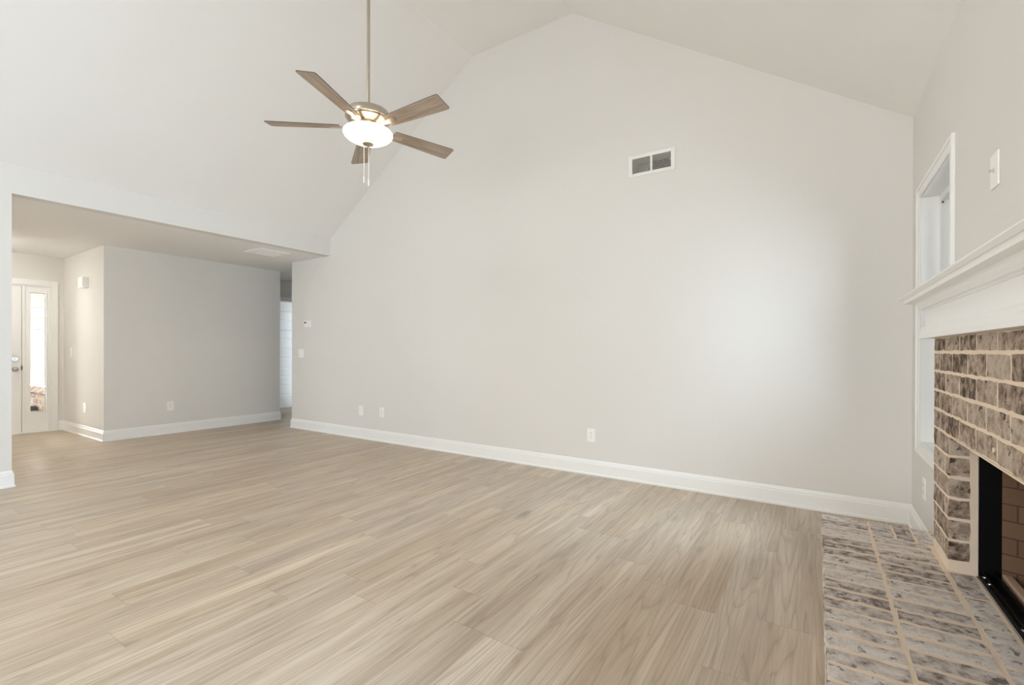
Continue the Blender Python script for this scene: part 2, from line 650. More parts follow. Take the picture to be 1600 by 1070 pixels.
# hall: end wall with a doorway, closing walls, lit room behind
HX = -8.20
mb = MB()
rect_wall(mb, AY1, 5.62, 0, ZC, HX - .12, HX, 'x', [(4.55, 5.33, 0, 2.04)])
struct(mb.build('wall_hall', M['wall']), 'shaded end wall of the hall above the doorway', 'wall')
mb = MB()
rect_wall(mb, -9.2, -5.4, 0, ZC, 5.62, 5.74, 'y', [(-8.595, -8.325, .15, 2.2)])
o = mb.build('wall_hall_side', M['wall'])
struct(o, 'far side wall of the hall', 'wall')
o = MB().box(XW, XW + .12, YW + .12, 5.62, 0, ZC).build('wall_hall_near', M['wall'])
struct(o, 'hall wall behind the gable wall', 'wall')
CX = -8.60
o = MB().box(CX - .14, CX - .035, AY1, 5.62, 0, ZC).build('wall_closet', M['wall'])
struct(o, 'wall behind the white panel door', 'wall')

# ------------------------------------------------------------------ baseboards
BP = [(0, 0), (.019, 0), (.019, .014), (.0125, .020), (.0125, .100), (.0085, .106), (.0095, .114), (.006, .121),
      (.004, .131), (0, BBH)]


def baseboard(name, pts, label, parent=None):
    """pts: plan polyline, board projects to the left of the direction of travel"""
    P = [Vector(p) for p in pts]

    def path(off):
        res = []
        for i, p in enumerate(P):
            nn = []
            if i > 0:
                d = (P[i] - P[i - 1]).normalized()
                nn.append(Vector((-d.y, d.x)))
            if i < len(P) - 1:
                d = (P[i + 1] - P[i]).normalized()
                nn.append(Vector((-d.y, d.x)))
            if len(nn) == 2:
                mvec = (nn[0] + nn[1])
                mvec = mvec / (1 + nn[0].dot(nn[1]))
            else:
                mvec = nn[0]
            q = p + mvec * off
            res.append((q.x, q.y))
        return res
    o = MB().sweep(BP, path).build(name, M['trim'])
    return struct(o, label, 'baseboard')


baseboard('baseboard_back', [(XR, 2.985), (XR, YW), (XW, YW), (XW, YW + .12)],
          'white baseboard along the gable wall and under the window')
baseboard('baseboard_left', [(XL - .12, YO), (XL, YO), (XL, YB)], 'white baseboard at the end of the left wall')
baseboard('baseboard_alcove', [(HX, AY1), (AX, AY1), (AX, AY0), (XF, AY0), (XF, 1.995)],
          'white baseboard around the gray wall block by the foyer')

# ------------------------------------------------------------------ window in the right wall
def window(idx, y0, y1, portalside, label):
    w = bpy.data.objects.new('window_%d' % idx, None)
    C.objects.link(w)
    w.location = (XR, (y0 + y1) / 2, WZ0)
    struct(w, label, 'window')
    hw, h = (y1 - y0) / 2, WZ1 - WZ0
    cw = .063
    # local: x into the wall (+), y along, z up
    def frame(mb, a, b, zz0, zz1, t, x0, x1):
        mb.box(x0, x1, a - t, a, zz0 - t, zz1 + t)
        mb.box(x0, x1, b, b + t, zz0 - t, zz1 + t)
        mb.box(x0, x1, a, b, zz1, zz1 + t)
        mb.box(x0, x1, a, b, zz0 - t, zz0)
    # casing with a back band
    mb = MB()
    frame(mb, -hw + .006, hw - .006, .006, h - .006, cw - .018, -.010, 0)
    mb.build('casing', M['trim'], w, bevel=.003)
    mb = MB()
    frame(mb, -hw + .006 - cw + .018, hw - .006 + cw - .018, .006 - cw + .018, h - .006 + cw - .018, .018, -.016, 0)
    mb.build('back_band', M['trim'], w, bevel=.003)
    mb = MB()
    frame(mb, -hw + .012, hw - .012, .012, h - .012, .012, -.0, .16)
    mb.build('jamb', M['trim'], w)
    # vinyl frame and two sashes
    mb = MB()
    frame(mb, -hw + .05, hw - .05, .05, h - .05, .038, .082, .155)
    mb.build('frame', M['vinyl'], w, bevel=.002)
    for nm, z0, z1, xx in (('sash', .05, h / 2 + .02, .090), ('sash', h / 2 - .02, h - .05, .118)):
        mb = MB()
        frame(mb, -hw + .09, hw - .09, z0 + .04, z1 - .04, .04, xx, xx + .026)
        s = mb.build(nm, M['vinyl'], w, bevel=.003)
        MB().box(xx + .011, xx + .015, -hw + .089, hw - .089, z0 + .039, z1 - .039).build('pane', M['glass'], s)
    mb = MB()
    mb.box(.084, .092, hw - .060, hw - .052, h - .066, h - .056)
    tag(mb.build('tilt_latch', M['dark_metal'], w, bevel=.001), 'small dark latch at the top of the window')
    return w


window(1, WY0, WY1, 1, 'white cased window between gable wall and fireplace')
window(2, .135, .915, 1, 'second window right of the fireplace outside the photo')
for i, h in enumerate(holes):
    w = bpy.data.objects.new('window_%d' % (i + 3), None)
    C.objects.link(w)
    struct(w, ('left', 'middle', 'right')[i] + ' of three windows behind the viewer', 'window')
    mb = MB()
    t = .07
    for (a, b_, z0, z1) in ((h[0], h[0] + t, .2, 2.3), (h[1] - t, h[1], .2, 2.3), (h[0], h[1], .2, .2 + t),
                            (h[0], h[1], 2.3 - t, 2.3), ((h[0] + h[1]) / 2 - .03, (h[0] + h[1]) / 2 + .03, .2, 2.3)):
        mb.box(a, b_, YB - .12, YB - .03, z0, z1)
    mb.build('frame', M['trim'], w)
    MB().box(h[0] + t, h[1] - t, YB - .09, YB - .085, .2 + t, 2.3 - t).build('pane', M['glass'], w)

w = bpy.data.objects.new('window_6', None)  # opening added so daylight reaches the white panel door
C.objects.link(w)
struct(w, 'added unseen opening lighting the space behind the hall doorway', 'window')
MB().box(-8.595, -8.325, 5.66, 5.665, .15, 2.2).build('pane', M['glass'], w)
w = bpy.data.objects.new('window_7', None)  # unseen window added to brighten the foyer and low ceiling area
C.objects.link(w)
struct(w, 'unseen front window added to light the foyer, behind the left wall', 'window')
mb = MB()
for (a, b_, z0, z1) in ((-2.6, -2.53, .5, 2.1), (-.67, -.6, .5, 2.1), (-1.63, -1.57, .5, 2.1), (-2.53, -.67, .5, .57), (-2.53, -.67, 2.03, 2.1)):
    mb.box(XF - .10, XF - .03, a, b_, z0, z1)
mb.build('frame', M['trim'], w)
MB().box(XF - .07, XF - .065, -2.53, -.67, .57, 2.03).build('pane', M['glass'], w)
w = bpy.data.objects.new('added_glazed_door', None)  # unseen glazed opening added to throw daylight towards the foyer side
C.objects.link(w)
struct(w, 'unseen glazed opening added behind the viewer for daylight', 'door')
mb = MB()
for (a, b_, z0, z1) in ((-3.0, -2.92, .02, 2.14), (-.48, -.4, .02, 2.14), (-1.74, -1.66, .02, 2.14), (-3.0, -.4, .02, .12), (-3.0, -.4, 2.06, 2.14)):
    mb.box(XR + .04, XR + .12, a, b_, z0, z1)
mb.build('frame', M['trim'], w)
MB().box(XR + .075, XR + .08, -2.92, -.48, .12, 2.06).build('pane', M['glass'], w)

# ------------------------------------------------------------------ front door with sidelight
d = bpy.data.objects.new('door_1', None)
C.objects.link(d)
d.location = (XF, 1.64, 0)
struct(d, 'white front door with narrow glass sidelight in the foyer', 'door')
Y = lambda v: v - 1.64
mb = MB()                                   # casing around door and sidelight
mb.box(0, .016, Y(DY1), Y(DY1) + .075, 0, DZT + .075)
mb.box(0, .016, Y(DY0) - .075, Y(DY0), 0, DZT + .075)
mb.box(0, .016, Y(DY0), Y(DY1), DZT, DZT + .075)
mb.build('casing', M['trim'], d, bevel=.003)
mb = MB()                                   # jambs, mullion, sill
mb.box(-.12, 0, Y(1.895), Y(DY1), 0, DZT)
mb.box(-.12, 0, Y(DY0), Y(.62), 0, DZT)
mb.box(-.12, 0, Y(.62), Y(1.895), DZT - .02, DZT)
mb.box(-.12, -.004, Y(1.643), Y(1.672), 0, DZT - .02)
mb.build('door_jamb', M['trim'], d, bevel=.002)
MB().box(-.125, .025, Y(DY0) , Y(DY1), 0, .022).build('threshold', M['trim'], d, bevel=.004)
sl = MB()                                   # sidelight slab with a glazed slot
GY0, GY1, GZ0, GZ1 = 1.722, 1.870, .290, 1.886
rect_wall(sl, Y(1.672), Y(1.895), .022, DZT - .02, -.060, -.016, 'x', [(Y(GY0), Y(GY1), GZ0, GZ1)])
sidel = sl.build('sidelight', M['trim'], d)
mb = MB()
t = .013
mb.box(-.066, -.008, Y(GY0) - t, Y(GY0), GZ0 - t, GZ1 + t)
mb.box(-.066, -.008, Y(GY1), Y(GY1) + t, GZ0 - t, GZ1 + t)
mb.box(-.066, -.008, Y(GY0), Y(GY1), GZ1, GZ1 + t)
mb.box(-.066, -.008, Y(GY0), Y(GY1), GZ0 - t, GZ0)
mb.build('glazing_bead', M['trim'], sidel, bevel=.003)
MB().box(-.042, -.036, Y(GY0), Y(GY1), GZ0, GZ1).build('pane', M['glass'], sidel)
leaf = MB()
leaf.box(-.060, -.012, Y(.621), Y(1.639), .020, DZT - .021)
leaf.box(-.075, -.062, Y(.61), Y(1.665), .0, DZT - .001)
door_leaf = leaf.build('door_leaf', M['trim'], d, bevel=.002)
for (ya, yb, za, zb) in ((.74, 1.08, .22, .90), (1.16, 1.50, .22, .90), (.74, 1.08, 1.05, 1.80), (1.16, 1.50, 1.05, 1.80)):
    MB().box(-.012, -.005, Y(ya), Y(yb), za, zb).build('door_panel', M['trim'], door_leaf, bevel=.006)
# deadbolt and knob
db = MB()
db.cyl((-.012, Y(1.575), .998), (.004, Y(1.575), .998), .031, 28)
db.box(.004, .017, Y(1.575) - .005, Y(1.575) + .005, .982, 1.014)
tag(db.build('deadbolt', M['chrome'], d, bevel=.002), 'round brushed metal deadbolt above the knob')
kn = MB()
kn.cyl((-.012, Y(1.575), .865), (-.002, Y(1.575), .865), .032, 28)
kn.cyl((-.002, Y(1.575), .865), (.030, Y(1.575), .865), .010, 20)
kb = kn.build('knob', M['nickel'], d, smooth=40)
pr = [(.0, .0), (.018, .002), (.026, .010), (.028, .020), (.022, .030), (.010, .035), (0, .036)]
kk = MB().lathe(pr, 28)
kk.build('knob_head', M['nickel'], kb, smooth=60, loc=(.026, Y(1.575), .865), rot=(0, math.pi / 2, 0))
tag(kb, 'brushed metal door knob below the deadbolt')
MB().box(-.012, -.002, Y(1.634), Y(1.646), .850, .905).build('strike', M['dark_metal'], d, bevel=.001)

# ------------------------------------------------------------------ hall door (five panels) in the lit room
d2 = bpy.data.objects.new('door_2', None)
C.objects.link(d2)
d2.location = (CX, 5.08, 0)
struct(d2, 'white five panel door beyond the hall doorway', 'door')
mb = MB()
HW, DH = .385, 2.045
zs_ = [.245]
panels = []
z = .245
for k in range(5):
    panels.append((z, z + .205 if k else z + .215))
    z += .357
stile = .105
mb.box(-.035, 0, -HW, -HW + stile, .012, DH)
mb.box(-.035, 0, HW - stile, HW, .012, DH)
edges = [.012] + [e for p in panels for e in p] + [DH]
for a, e in zip(edges[0::2], edges[1::2]):
    mb.box(-.035, 0, -HW + stile, HW - stile, a, e)
lf = mb.build('door_leaf', M['trim'], d2, bevel=.003)
for a, e in panels:
    mb = MB()
    mb.prism([(-HW + stile, a), (HW - stile, a), (HW - stile, e), (-HW + stile, e)], -.033, -.020, 'x')
    q = mb.build('door_panel', M['trim'], lf)
    MB().box(-.020, -.006, -HW + stile + .032, HW - stile - .032, a + .032, e - .032).build('raised_field', M['trim'], lf, bevel=.005)
# casing of the doorway in the hall end wall
d3 = bpy.data.objects.new('trim_1', None)
C.objects.link(d3)
d3.location = (HX, 4.94, 0)
struct(d3, 'white casing around the hall doorway', 'trim')
mb = MB()
mb.box(0, .016, -.39 - .06, -.39, 0, 2.04 + .06)
mb.box(0, .016, .39, .39 + .06, 0, 2.04 + .06)
mb.box(0, .016, -.39, .39, 2.04, 2.10)
mb.build('casing', M['trim'], d3, bevel=.003)
mb = MB()
mb.box(-.12, 0, -.39, -.374, 0, 2.04)
mb.box(-.12, 0, .374, .39, 0, 2.04)
mb.box(-.12, 0, -.374, .374, 2.024, 2.04)
mb.build('jamb', M['trim'], d3)

# ------------------------------------------------------------------ fireplace
BX = .425                                   # front face of the brick veneer
PY1, PY0 = 2.715, 1.105                     # ends of the brick veneer
MZ = 1.180                                  # underside of the mantel


class Bricks:
    """bricks gathered in one mesh, each a rough-edged block with its own tint"""
    def __init__(self, rnd):
        self.bm = bmesh.new()
        self.lay = self.bm.verts.layers.float_color.new('tint')
        self.r = rnd

    def add(self, o, u, v, n, w, h, d, proud=.0024, jit=.0024):
        """o: lower corner on the mortar plane; u,v in-plane unit vectors, n outward"""
        o, u, v, n = map(Vector, (o, u, v, n))
        nu, nv = max(2, int(w / .028)), max(2, int(h / .028))
        t = (self.r.random(), self.r.random(), self.r.random(), 1)
        front, back = [], []
        skew = self.r.uniform(-.0012, .0012)
        for j in range(nv + 1):
            row = []
            for i in range(nu + 1):
                a, bb = i / nu, j / nv
                pu, pv = a * w, bb * h
                edge = i in (0, nu) or j in (0, nv)
                if i in (0, nu):
                    pu += self.r.uniform(-jit, jit)
                if j in (0, nv):
                    pv += self.r.uniform(-jit, jit)
                pv += skew * (2 * a - 1)
                pn = proud + (self.r.uniform(-.0022, -.0006) if edge else self.r.uniform(-.0009, .0012))
                p = self.bm.verts.new(o + u * pu + v * pv + n * pn)
                p[self.lay] = t
                row.append(p)
            front.append(row)
        for j in range(nv):
            for i in range(nu):
                self.bm.faces.new((front[j][i], front[j][i + 1], front[j + 1][i + 1], front[j + 1][i]))
        ring = front[0][:] + [front[j][nu] for j in range(1, nv + 1)] + front[nv][nu - 1::-1] + \
            [front[j][0] for j in range(nv - 1, 0, -1)]
        bk = []
        ce = o + u * w / 2 + v * h / 2
        for p in ring:
            q = Vector(p.co)
            q = q - n * ((q - o).dot(n) + d)
            q = q + (q - ce - n * (q - ce).dot(n)) * .012
            w2 = self.bm.verts.new(q)
            w2[self.lay] = t
            bk.append(w2)
        k = len(ring)
        for i in range(k):
            self.bm.faces.new((ring[i], bk[i], bk[(i + 1) % k], ring[(i + 1) % k]))

    def build(self, name, material, parent):
        bmesh.ops.recalc_face_normals(self.bm, faces=self.bm.faces[:])
        me = bpy.data.meshes.new(name)
        self.bm.to_mesh(me)
        self.bm.free()
        me.materials.append(material)
        ob = bpy.data.objects.new(name, me)
        C.objects.link(ob)
        ob.parent = parent
        return ob


FC = (0.0, 0.0, 0.0)
sur = thing('fireplace_surround', 'whitewashed brown brick surround with tan mortar around the black firebox', 'fireplace')
mb = MB()
rect_wall(mb, PY0, PY1, HZ, MZ - .001, BX + .004, XR - .002, 'x', [(FB0, FB1, HZ, FBT)])
mb.build('mortar', M['mortar'], sur)
CH = .0807                                  # course pitch
JT = .0125
br = Bricks(random.Random(11))
X_, Y_, Z_ = Vector((1, 0, 0)), Vector((0, 1, 0)), Vector((0, 0, 1))
xf = BX + .004
# courses over the opening, bottom line at FBT
courses = [FBT + k * CH for k in range(5)]
L = .2135
for k, z0 in enumerate(courses):
    h = CH - JT if k < 4 else min(CH - JT, MZ - z0 - .008)
    y = PY1 - .003
    first = L - JT if k % 2 == 0 else .098
    w = first
    while y > PY0 + .02:
        w = min(w, y - PY0 - .002)
        br.add((xf, y - w, z0 + .0035), Y_, Z_, -X_, w, h, .03)
        y -= w + JT
        w = L - JT
# piers beside the opening
pz = []
z = FBT
while z - CH > HZ - .02:
    z -= CH
    pz.append(z)
for k, z0 in enumerate(pz):
    zz, h = z0 + .0035, CH - JT
    if zz < HZ + .004:
        h -= HZ + .004 - zz
        zz = HZ + .004
    for (a, e, s) in ((FB1, PY1, 0), (PY0, FB0, 1)):
        span = e - a
        wl = L - JT
        ws = span - wl - JT - .004
        order = (ws, wl) if (k + s) % 2 else (wl, ws)
        y = a + .002
        for w in order:
            br.add((xf, y, zz), Y_, Z_, -X_, w, h, .03)
            y += w + JT
    # headers in the reveal of the far pier, facing the viewer
    br.add((BX + .004, FB1, zz), X_, Z_, -Y_, .060, h, .03)
    br.add((BX + .004, FB0, zz), X_, Z_, Y_, .060, h, .03)
    # return at the far end of the veneer
    br.add((BX + .004, PY1, zz), X_, Z_, Y_, .075, h, .03)
for k, z0 in enumerate(courses):
    br.add((BX + .004, PY1, z0 + .0035), X_, Z_, Y_, .075, (CH - JT) if k < 4 else MZ - z0 - .006, .03)
br.build('bricks', M['brick'], sur)
mb = MB()
mb.box(BX + .001, XR - .002, FB0 - .08, FB1 + .0, FBT - .006, FBT - .0005)
tag(mb.build('lintel', M['mortar'], sur), 'pale lintel edge over the opening')
cp = MB().cyl((BX - .0005, 1.885, .838), (BX + .004, 1.885, .838), .0075, 20)
tag(cp.build('gas_key_cover', M['mortar'], sur), 'small tan disc on the lowest brick course')

# raised hearth
he = thing('hearth', 'raised hearth of whitewashed bricks laid in rows with tan mortar', 'hearth')
HX0, HY0, HY1 = .0235, .88, 2.942
mb = MB()
mb.box(HX0 + .006, XR - .006, HY0 + .006, HY1 - .004, 0, HZ - .0016)
mb.build('mortar', M['mortar'], he)
br = Bricks(random.Random(5))
zt = HZ - .0018
pit = .0822
r1a, r1b = HX0 + .001, .2065
r2a, r2b = .2200, .4120
y = HY1 - .001
k = 0
while y > HY0 + .03:
    w = min(pit - .0175, y - HY0 - .001)
    br.add((r1a, y - w, zt), X_, Y_, Z_, r1b - r1a, w, .05, proud=.0026, jit=.0035)
    y -= w + .0175
y = HY1 - .001
# end of the second row: bricks turned the other way
ye = 2.735
for (a, e) in ((.2200, .2980), (.3090, .3710), (.3820, .4330), (.4440, .5060)):
    br.add((a, ye, zt), X_, Y_, Z_, e - a, HY1 - ye - .001, .05, proud=.0026, jit=.0035)
y = ye - JT
while y > HY0 + .03:
    w = min(pit - .0175, y - HY0 - .001)
    br.add((r2a, y - w, zt), X_, Y_, Z_, r2b - r2a, w, .05, proud=.0026, jit=.0035)
    y -= w + .0175
y = FB1 - .010                               # third row inside the opening
while y > FB0 + .03:
    w = min(L - JT, y - FB0 - .004)
    br.add((.4290, y - w, zt), X_, Y_, Z_, .066, w, .05, proud=.0026, jit=.0035)
    y -= w + .0175
# front face: soldier courses
z0s = (.006, .094, .182)
for j, z0 in enumerate(z0s):
    y = HY1 - .002
    w = L - JT if j % 2 == 0 else .095
    while y > HY0 + .02:
        w = min(w, y - HY0 - .002)
        br.add((HX0 + .006, y - w, z0), Y_, Z_, -X_, w, .076, .004, proud=.004)
        y -= w + JT
        w = L - JT
    x = HX0 + .006
    while x < XR - .03:
        w = min(L - JT, XR - .006 - x)
        br.add((x, HY1 - .004, z0), X_, Z_, Y_, w, .076, .004, proud=.003)
        x += w + JT
br.build('bricks', M['hearth_brick'], he)

# firebox set into the wall
fb = thing('firebox', 'black steel firebox lined with tan brick panels inside the fireplace', 'firebox', (XR, (FB0 + FB1) / 2, HZ))
yc = (FB0 + FB1) / 2
hw = (FB1 - FB0) / 2
hh = FBT - HZ
mb = MB()
mb.box(.003, .062, hw, hw + .012, 0, hh)
mb.box(.003, .062, -hw - .012, -hw, 0, hh)
mb.box(.003, .062, -hw - .012, hw + .012, hh, hh + .012)
mb.build('steel_frame', M['black_steel'], fb)
mb = MB()
mb.box(.0005, .040, -hw, hw, -.004, .012)
mb.box(.012, .016, -hw, hw, .012, .020)
mb.box(.040, .046, -hw, hw, -.004, .030)
sill = mb.build('steel_sill', M['black_steel'], fb, bevel=.001)
for yy_ in (hw - .02, hw - .08, .12):
    MB().lathe([(0, 0), (.006, 0), (.0055, .003), (0, .004)], 16).build('screw', M['chrome'], sill, loc=(.010, yy_ - .01, .012))
# shell behind (splayed sides)
def panel(name, p0, p1, z0, z1, material, thick=.03, label=None):
    p0, p1 = Vector(p0), Vector(p1)
    dd = (p1 - p0)
    ln = dd.length
    ang = math.atan2(dd.y, dd.x)
    o_ = MB().prism([(0, 0), (ln, 0), (ln, z1 - z0), (0, z1 - z0)], 0, thick, 'y')
    # texture runs in object space: rotate so object XY is the panel face
    for vtx in o_.bm.verts:
        vtx.co = Vector((vtx.co.x, vtx.co.z, -vtx.co.y))
    ob = o_.build(name, material, fb)
    ob.matrix_local = Matrix.Translation((p0.x, p0.y, z0)) @ Matrix.Rotation(ang, 4, 'Z') @ Matrix.Rotation(math.pi / 2, 4, 'X')
    return ob


panel('side_panel', (.062, hw), (.48, hw - .17), 0.0, hh + .05, M['refractory'])
panel('side_panel', (.48, -hw + .17), (.062, -hw), 0.0, hh + .05, M['refractory'])
panel('back_panel', (.48, hw - .17), (.48, -hw + .17), 0.0, hh + .05, M['refractory'])
mb = MB()
mb.prism([(.046, hw), (.48, hw - .17), (.48, -hw + .17), (.046, -hw)], -.005, .0, 'z')
mb.build('floor_panel', M['refractory'], fb)
mb = MB().box(.058, .088, -hw + .012, hw - .012, 0, .034)
tag(mb.build('floor_lip', M['refractory_tan'], fb, bevel=.006), 'pale tan rounded lip along the firebox floor')
mb = MB()
mb.prism([(.062, hw + .012), (.50, hw - .15), (.50, -hw + .15), (.062, -hw - .012)], hh + .05, hh + .08, 'z')
mb.build('smoke_dome', M['black_steel'], fb)

o = MB()  # unseen chase, size and white finish set for light through the window
o.box(XR + .16, 1.46, 2.72, 2.80, -.2, 1.45)
o.box(XR + .16, 1.46, 1.02, 1.10, -.2, 1.45)
o.box(1.38, 1.46, 1.10, 2.72, -.2, 1.45)
o.box(XR + .16, 1.46, 1.02, 2.80, 1.45, 1.53)
struct(o.build('wall_chimney', M['vinyl']), 'unseen chimney chase behind the firebox, shaped for the window light', 'wall')

o = MB().box(XR + .165, 2.6, 2.805, 2.885, -.2, 3.2).build('sky_block_wall', M['vinyl'])  # unseen wall added to cut sky light through the near window
struct(o, 'unseen white wall added outside to block sky light from the window', 'wall')

o = MB().box(XR + .165, 2.4, -3.4, 0.0, 2.45, 2.55).build('sky_block_roof', M['vinyl'])  # unseen roof added to keep high sky out of the glazed opening
struct(o, 'unseen roof added outside to block high sky light', 'ceiling')

# mantel: profile swept round the front and both returns
ME1, ME0, MXF = 2.775, 1.045, .405


def mantel_path(p):
    return [(XR - .002, ME1 + p), (MXF - p, ME1 + p), (MXF - p, ME0 - p), (XR - .002, ME0 - p)]


ma = thing('mantel', 'white crown moulded mantel shelf above the brick fireplace', 'mantel')
inn = -.05


def mpart(name, prof):
    return MB().sweep(prof, mantel_path).build(name, M['trim'], ma)


mpart('shelf', [(inn, 1.370), (.0835, 1.370), (.0840, 1.366), (.0745, 1.3555), (.0710, 1.3555), (.0690, 1.350), (.0670, 1.3415), (inn, 1.3415)])
MB().box(MXF + .04, XR - .002, ME0 + .04, ME1 - .04, 1.345, 1.3695).build('shelf_top', M['trim'], ma)
mpart('crown', [(inn, 1.3415), (.0330, 1.3415), (.0285, 1.335), (.0262, 1.329), (.0235, 1.3235), (.0200, 1.318), (.0185, 1.3145),
                (.0172, 1.3142), (.0170, 1.3118), (inn, 1.3118)])
mpart('bed_moulding', [(inn, 1.3118), (.0125, 1.3118), (.0110, 1.3105), (.0075, 1.3085), (.0055, 1.305), (.0025, 1.3035), (inn, 1.3035)])
mpart('frieze', [(inn, 1.3035), (0, 1.3035), (0, 1.2345), (inn, 1.2345)])
mpart('base_moulding', [(inn, 1.2345), (.0100, 1.2345), (.0110, 1.2300), (.0122, 1.2265), (.0128, 1.2180), (.0150, 1.2100), (.0180, 1.1985),
                        (.0185, 1.1940), (.0195, 1.1930), (.0195, MZ), (inn, MZ)])

# ------------------------------------------------------------------ ceiling fan
FX, FYY, FZ = -2.577, 2.141, 2.640
fan = thing('ceiling_fan', 'brushed nickel ceiling fan with five gray wood blades and lit bowl', 'ceiling fan', (FX, FYY, FZ))
zc = ZT - FZ
MB().lathe([(.0, zc), (.072, zc), (.070, zc - .02), (.055, zc - .05), (.030, zc - .065), (0, zc - .065)], 40).build('canopy', M['nickel'], fan, smooth=50)
MB().cyl((0, 0, .12), (0, 0, zc - .05), .0112, 24).build('downrod', M['nickel'], fan, smooth=50)
MB().lathe([(0, .142), (.020, .142), (.026, .136), (.028, .118), (.0, .118)], 32).build('coupling', M['nickel'], fan, smooth=50)
mh = MB().lathe([(0, .122), (.075, .121), (.118, .117), (.138, .108), (.147, .094), (.150, .078), (.150, .062), (.146, .058),
                 (.143, .057), (.1415, .052), (.134, .046), (.112, .034), (.090, .026), (.072, .022), (.0, .022)], 64)
mh.build('motor_housing', M['nickel'], fan, smooth=35)
fit = MB().lathe([(0, .024), (.052, .024), (.054, .016), (.054, .004), (.060, -.002), (.066, -.012), (0, -.012)], 40)
fit.build('light_fitter', M['nickel'], fan, smooth=35)
bowl = MB().lathe([(.060, -.010), (.110, -.013), (.140, -.018), (.156, -.025), (.1635, -.034), (.1640, -.042), (.158, -.054), (.144, -.067),
                   (.122, -.080), (.094, -.092), (.062, -.101), (.030, -.106), (0, -.107)], 64)
bowl.build('glass_bowl', M['bowl'], fan, smooth=80)
fin = MB().lathe([(0, -.103), (.036, -.1035), (.0375, -.110), (.031, -.116), (.018, -.120), (.010, -.123), (.008, -.128), (.003, -.134), (0, -.135)], 32)
fin.build('finial', M['nickel'], fan, smooth=50)
# pull chains hang just outside the finial
rv = Vector((.837, .547, 0)).normalized()
fv = Vector((-.547, .837, 0)).normalized()
for off, zend in ((-.0272, -.362), (.004, -.381)):
    p = Vector((.639, .769, 0)) * off + Vector((-.769, .639, 0)) * .045
    ch = MB()
    ch.cyl((p.x, p.y, -.098), (p.x, p.y, zend + .045), .0020, 8)
    k = -.104
    while k > zend + .05:
        ch.lathe([(0, k + .0026), (.0027, k), (0, k - .0026)], 8, p.x, p.y)
        k -= .0062
    ch_ = ch.build('pull_chain', M['plate'], fan)
    fo = MB().lathe([(0, zend + .047), (.003, zend + .046), (.0048, zend + .038), (.0052, zend + .008), (.004, zend + .001), (0, zend)], 16, p.x, p.y)
    fo.build('pull_fob', M['plate'], ch_, smooth=40)
TILT = math.radians(13)
for k in range(5):
    a = math.radians(218 + 72 * k)
    # blade: local X outward, Y across, slightly tapered with softened corners
    pts = []
    prof = [(.185, .046), (.21, .0495), (.40, .058), (.60, .0655), (.640, .0665), (.654, .064), (.660, .056)]
    pts = [(x, -w) for x, w in prof] + [(x, w) for x, w in prof[::-1]]
    mb = MB().prism(pts, .001, .0065, 'z')
    for f in mb.bm.faces:
        f.material_index = 1 if abs(f.calc_center_median().z - .00375) < .001 else 0
    bl = mb.build('blade', [M['blade'], M['blade_edge']], fan)
    Rm = Matrix.Rotation(a, 4, 'Z') @ Matrix.Rotation(-TILT * 1.0, 4, 'X')
    bl.matrix_local = Rm
    ir = MB()
    ipts = [(.060, -.017), (.15, -.015), (.215, -.021), (.235, -.024), (.250, -.018), (.256, 0)]
    ipts = ipts + [(x, -y_) for x, y_ in ipts[:-1][::-1]]
    ir.prism(ipts, -.0045, .0008, 'z')
    iro = ir.build('blade_iron', M['nickel'], bl, bevel=.0015)
# ------------------------------------------------------------------ small things on the walls
def plate(root, w, h, t=.006, name='cover_plate'):
    mb = MB()
    mb.box(-w / 2, w / 2, -t, 0, -h / 2, h / 2)
    return mb.build(name, M['plate'], root, bevel=.0028)


def outlet(label, loc, rotz, group=None):
    r = thing('wall_outlet', label, 'outlet', loc, rotz, group)
    plate(r, .080, .122)
    for s in (-1, 1):
        f = MB().lathe([(0, 0), (.0165, 0), (.0172, .0012), (.0165, .0022), (0, .0022)], 28).build(
            'receptacle', M['plate'], r, loc=(0, -.0055, s * .0195), rot=(math.pi / 2, 0, 0))
        mb = MB()
        mb.box(-.0075, -.0055, -.0062 + .006, .0022 + .006, .0020, .0030)
        mb.box(.0055, .0072, -.0045 + .006, .0020 + .006, .0020, .0030)
        mb.cyl((0, -.0058, .0020), (0, -.0058, .0030), .0026, 12)
        mb.build('slots', M['slot'], f)
    MB().cyl((0, -.0075, 0), (0, -.0055, 0), .003, 12).build('screw', M['chrome'], r)
    return r


HP = math.pi / 2
outlet('white wall outlet low on the gable wall, nearest the fireplace', (-1.715, YW, .358), 0, 'wall outlets')
outlet('white wall outlet low on the gable wall, right one of the left pair', (-4.487, YW, .360), 0, 'wall outlets')
outlet('white wall outlet low on the gray wall block facing the room', (AX, 2.752, .370), HP, 'wall outlets')
outlet('white wall outlet low on the bright foyer wall', (-7.945, AY0, .370), 0, 'wall outlets')
outlet('white wall outlet below the window beside the fireplace', (XR, 3.50, .345), -HP, 'wall outlets')
cpl = thing('cable_plate', 'white cable plate low on the gable wall, left one of the pair', 'wall plate', (-4.876, YW, .356), 0)
plate(cpl, .080, .124)
MB().box(-.017, .017, -.0085, -.005, -.034, .034).build('insert', M['plate'], cpl, bevel=.0015)
MB().box(-.004, .004, -.0095, -.008, -.022, .022).build('slot', M['register'], cpl)


